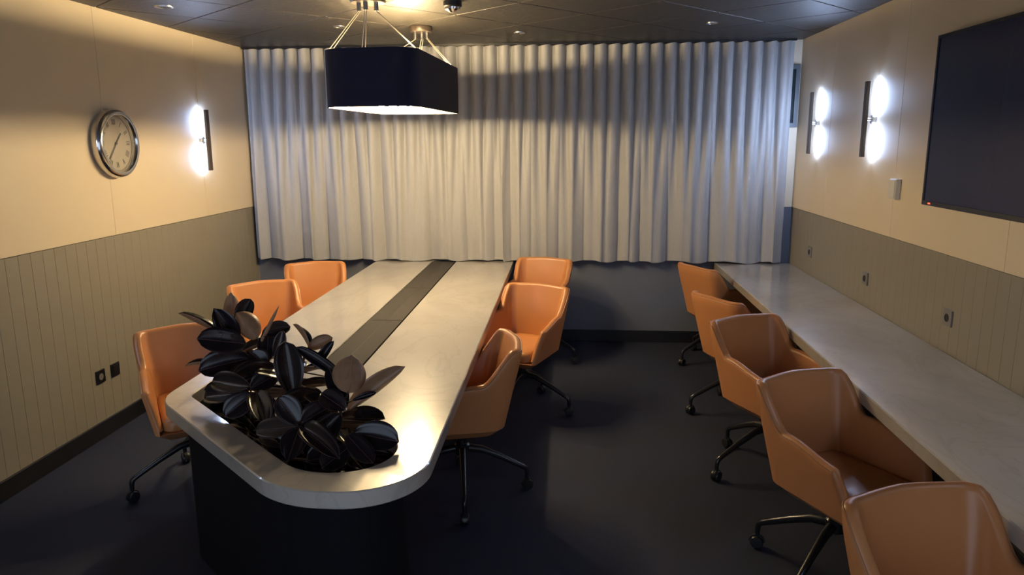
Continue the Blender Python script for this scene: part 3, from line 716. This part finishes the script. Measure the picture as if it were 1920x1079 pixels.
def leaf(pl_, tries):
    """put the first of the tried (a, b, width, normal) that touches nothing, else the least bad one; stalk to the stem"""
    global leaf_i
    me = LEAVES[leaf_i % 6]; leaf_i += 1; best = None
    for a, b, width, nrm in tries:
        M_ = leaf_matrix(a, b, width, nrm); c = clash(pl_, me, M_)
        if best is None or c < best[0]: best = (c, M_, a)
        if c == 0: break
    c, M_, a = best
    o = bpy.data.objects.new('leaf', me); COL.objects.link(o); o.parent = pl_
    o.matrix_local = Matrix.Translation(-pl_.location) @ M_
    md = o.modifiers.new('thickness', 'SOLIDIFY'); md.thickness = 0.006; md.offset = -1; md.material_offset = 1; md.material_offset_rim = 2
    PLACED.append((pl_, leaf_tree(me, M_)))
    la = a-pl_.location; pts = STEM[pl_.name]                # stalk from the stem to the leaf
    cand = sorted((lerp(pts[k], pts[k+1], t/8) for k in range(2) for t in range(9)), key=lambda p: (p-la).length+(0.4*max(0, p.z-la.z)))
    if (cand[0]-la).length > 0.008:
        inner = M_.to_3x3() @ Vector((0.06, 0, 0)); opts = []
        for q in cand:                                   # shortest stalk that meets no other plant, straight or sagging or arched
            for sag in (0.004, 0.025, -0.02, 0.05, -0.04):
                mb = MB().tube([q, lerp(q, la, 0.6)-Vector((0, 0, sag)), la, la+inner], [0.0030, 0.0026, 0.0024, 0.0012], 6)
                tt = BVHTree.FromPolygons([Vector(v)+pl_.location for v in mb.v], mb.f)
                n = sum(len(tt.overlap(t)) for p_, t in PLACED+STALKS if p_ is not pl_)+sum(len(tt.overlap(t)) for t in SOLID)
                opts.append((n, len(opts), mb, tt))
                if n == 0: break
            if n == 0: break
        n, _, mb, tt = min(opts, key=lambda o_: o_[:2])
        mb.build('leaf_stalk', 'stem', pl_, smooth=True); STALKS.append((pl_, tt))
    return c
STEM = {}; STALKS = []
def plant(root, apex, label):
    r_ = empty('rubber_plant', (root[0], root[1], 0.605)); tag(r_, label, 'plant', 'rubber plants in the table planter')
    a = Vector((0, 0, -0.01)); b = Vector(apex)-r_.location; mid = (a+b)*0.5+Vector((0.01, -0.01, 0.0))
    st = MB().tube([a, mid, b], [0.009, 0.0075, 0.005], 8).build('stem', 'stem', r_, smooth=True)
    STEM[r_.name] = [a, mid, b]; PLACED.append((r_, mesh_tree(st, r_.location)))
    return r_
def key_tries(p0, p1, Y0, Y1, wpx, mode):
    """the leaf as the photograph shows it, then the same a little nearer or farther, tipped or turned"""
    for tilt in (0, 0.25, -0.25, 0.5, -0.5):
        for dy in (0, 0.015, -0.015, 0.03, -0.03, 0.045, -0.045, 0.06, -0.06):
            for dt in (0, 0.04, -0.04, 0.08, -0.08):
                a = at_y(*p0, Y0+dy); b = at_y(*p1, Y1+dy+dt); mid = (a+b)*0.5; view = (CAMP-mid).normalized()
                wd = wpx*(mid-CAMP).dot(fwd)/FPX*1.02
                if mode == 'c': nrm = view+Vector((0, 0, 0.35))
                elif mode == 'u': nrm = -view+Vector((0, 0, 0.35))
                else:
                    nrm = (b-a).normalized().cross(view)
                    if nrm.z < 0: nrm = -nrm
                    nrm = nrm + view*0.25; wd = max(0.06, (b-a).length*0.38)
                nrm = nrm + nrm.cross((b-a).normalized())*tilt
                yield a, b, wd, nrm
PL = [
 ((1.40, 3.12), at_y(437, 640, 3.02), 'dark rubber plant in the table planter, the one nearest the clock wall', [
   ((440, 645), (433, 551), 3.02, 3.10, 34, 'u'), ((446, 610), (470, 561), 3.04, 3.10, 32, 'c'), ((441, 645), (405, 582), 3.00, 2.93, 42, 'c'),
   ((415, 628), (333, 590), 3.00, 2.95, 12, 'e'), ((462, 645), (368, 636), 2.98, 2.88, 52, 'c'), ((470, 672), (372, 694), 2.98, 2.86, 54, 'c'), ((402, 684), (347, 681), 2.98, 2.95, 6, 'e')]),
 ((1.52, 3.00), at_y(487, 640, 2.95), 'dark rubber plant with a pale pointed shoot in the table planter', [
   ((483, 635), (441, 586), 2.95, 3.00, 42, 'u'), ((490, 630), (545, 610), 2.95, 3.02, 30, 'c'), ((500, 678), (503, 628), 2.92, 2.98, 36, 'c'), ((516, 672), (531, 620), 2.93, 2.99, 24, 'c'),
   ((520, 690), (430, 725), 2.9, 2.75, 56, 'c'), ((500, 690), (470, 660), 2.9, 2.88, 40, 'c')]),
 ((1.68, 2.84), at_y(575, 655, 2.80), 'dark rubber plant with a big upright leaf in the middle of the table planter', [
   ((550, 742), (534, 641), 2.74, 2.80, 52, 'c'), ((580, 655), (557, 604), 2.80, 2.85, 16, 'e'), ((576, 655), (624, 634), 2.80, 2.84, 26, 'u'),
   ((645, 710), (556, 652), 2.74, 2.80, 24, 'c'), ((590, 690), (625, 640), 2.78, 2.8, 18, 'c'), ((600, 740), (520, 770), 2.70, 2.58, 50, 'c')]),
 ((1.93, 2.62), at_y(649, 745, 2.55), 'dark rubber plant with two large brown leaves leaning over the table top', [
   ((652, 738), (661, 664), 2.55, 2.66, 62, 'u'), ((650, 772), (754, 685), 2.55, 2.60, 34, 'u'), ((660, 752), (706, 737), 2.56, 2.60, 12, 'c'), ((650, 765), (616, 690), 2.55, 2.60, 36, 'c'),
   ((640, 775), (572, 858), 2.50, 2.40, 52, 'c'), ((648, 770), (600, 735), 2.52, 2.55, 40, 'c')]),
 ((2.08, 2.44), at_y(662, 812, 2.40), 'dark rubber plant with a broad round leaf at the rounded corner of the table planter', [
   ((662, 812), (748, 830), 2.40, 2.42, 56, 'c'), ((665, 838), (731, 848), 2.40, 2.37, 22, 'c'), ((655, 838), (603, 880), 2.38, 2.30, 46, 'c'), ((650, 815), (700, 870), 2.38, 2.29, 40, 'c')]),
 ((1.60, 2.74), at_y(470, 735, 2.72), 'low dark rubber plant at the straight edge of the table planter, towards the clock wall', [
   ((470, 738), (378, 742), 2.72, 2.80, 44, 'c'), ((475, 740), (420, 780), 2.70, 2.62, 44, 'c'), ((480, 735), (500, 800), 2.68, 2.52, 44, 'c'), ((470, 730), (520, 700), 2.74, 2.80, 40, 'c'), ((470, 725), (400, 715), 2.74, 2.9, 40, 'c')]),
 ((1.86, 2.48), at_y(560, 800, 2.46), 'low dark rubber plant at the straight edge of the table planter, near the rounded corner', [
   ((560, 800), (480, 808), 2.46, 2.50, 42, 'c'), ((560, 805), (540, 862), 2.44, 2.34, 46, 'c'), ((565, 800), (630, 850), 2.44, 2.36, 46, 'c'), ((560, 795), (520, 745), 2.48, 2.56, 46, 'c'), ((565, 795), (620, 760), 2.48, 2.54, 44, 'c')]),
]
def fill_tries(root, ax, rnd):                           # lower leaves that fill the opening
    for q in range(260):
        th = rnd.uniform(0, 2*PI); z = rnd.uniform(0.64, max(0.74, ax.z-0.06)); f_ = (z-0.6)/max(0.05, ax.z-0.6)
        a = Vector((lerp(root[0], ax.x, f_), lerp(root[1], ax.y, f_), z))
        L = rnd.uniform(0.12, 0.20)*(1 if q < 60 else 0.8 if q < 140 else 0.62); el = rnd.uniform(-0.15, 0.5 if q < 60 else 0.9)
        b = a+Vector((math.cos(th)*math.cos(el), math.sin(th)*math.cos(el), math.sin(el)))*L
        b.x = min(max(b.x, 1.30), 2.26); nd = 2.58-0.965*(b.x-1.62)+0.09
        b.y = min(max(b.y, nd), nd+0.47); b.z = max(b.z, 0.66)
        if (b-a).length < 0.06: continue
        yield a, b, (b-a).length*rnd.uniform(0.40, 0.52), Vector((rnd.uniform(-.4, .4), rnd.uniform(-.6, .2), 1))
rnd = random.Random(11); plants = []
for root, apex, lab, lv in PL: plants.append((plant(root, apex, lab), root, Vector(apex), lab, lv))
left = [0, 0]
for p_, root, ax, lab, lv in plants:
    for l in lv: left[0] += leaf(p_, key_tries(*l)) > 0
for q in range(15):
    for p_, root, ax, lab, lv in plants: left[1] += leaf(p_, fill_tries(root, ax, rnd)) > 0
for p_, root, ax, lab, lv in plants:
    if 'pointed shoot' in lab:
        a = at_y(490, 640, 2.95)-p_.location; b = at_y(523, 574, 2.98)-p_.location
        MB().tube([a, lerp(a, b, .3), lerp(a, b, .75), b], [0.006, 0.0085, 0.0065, 0.001], 8).build('leaf_shoot', 'leaf_under', p_, smooth=True)
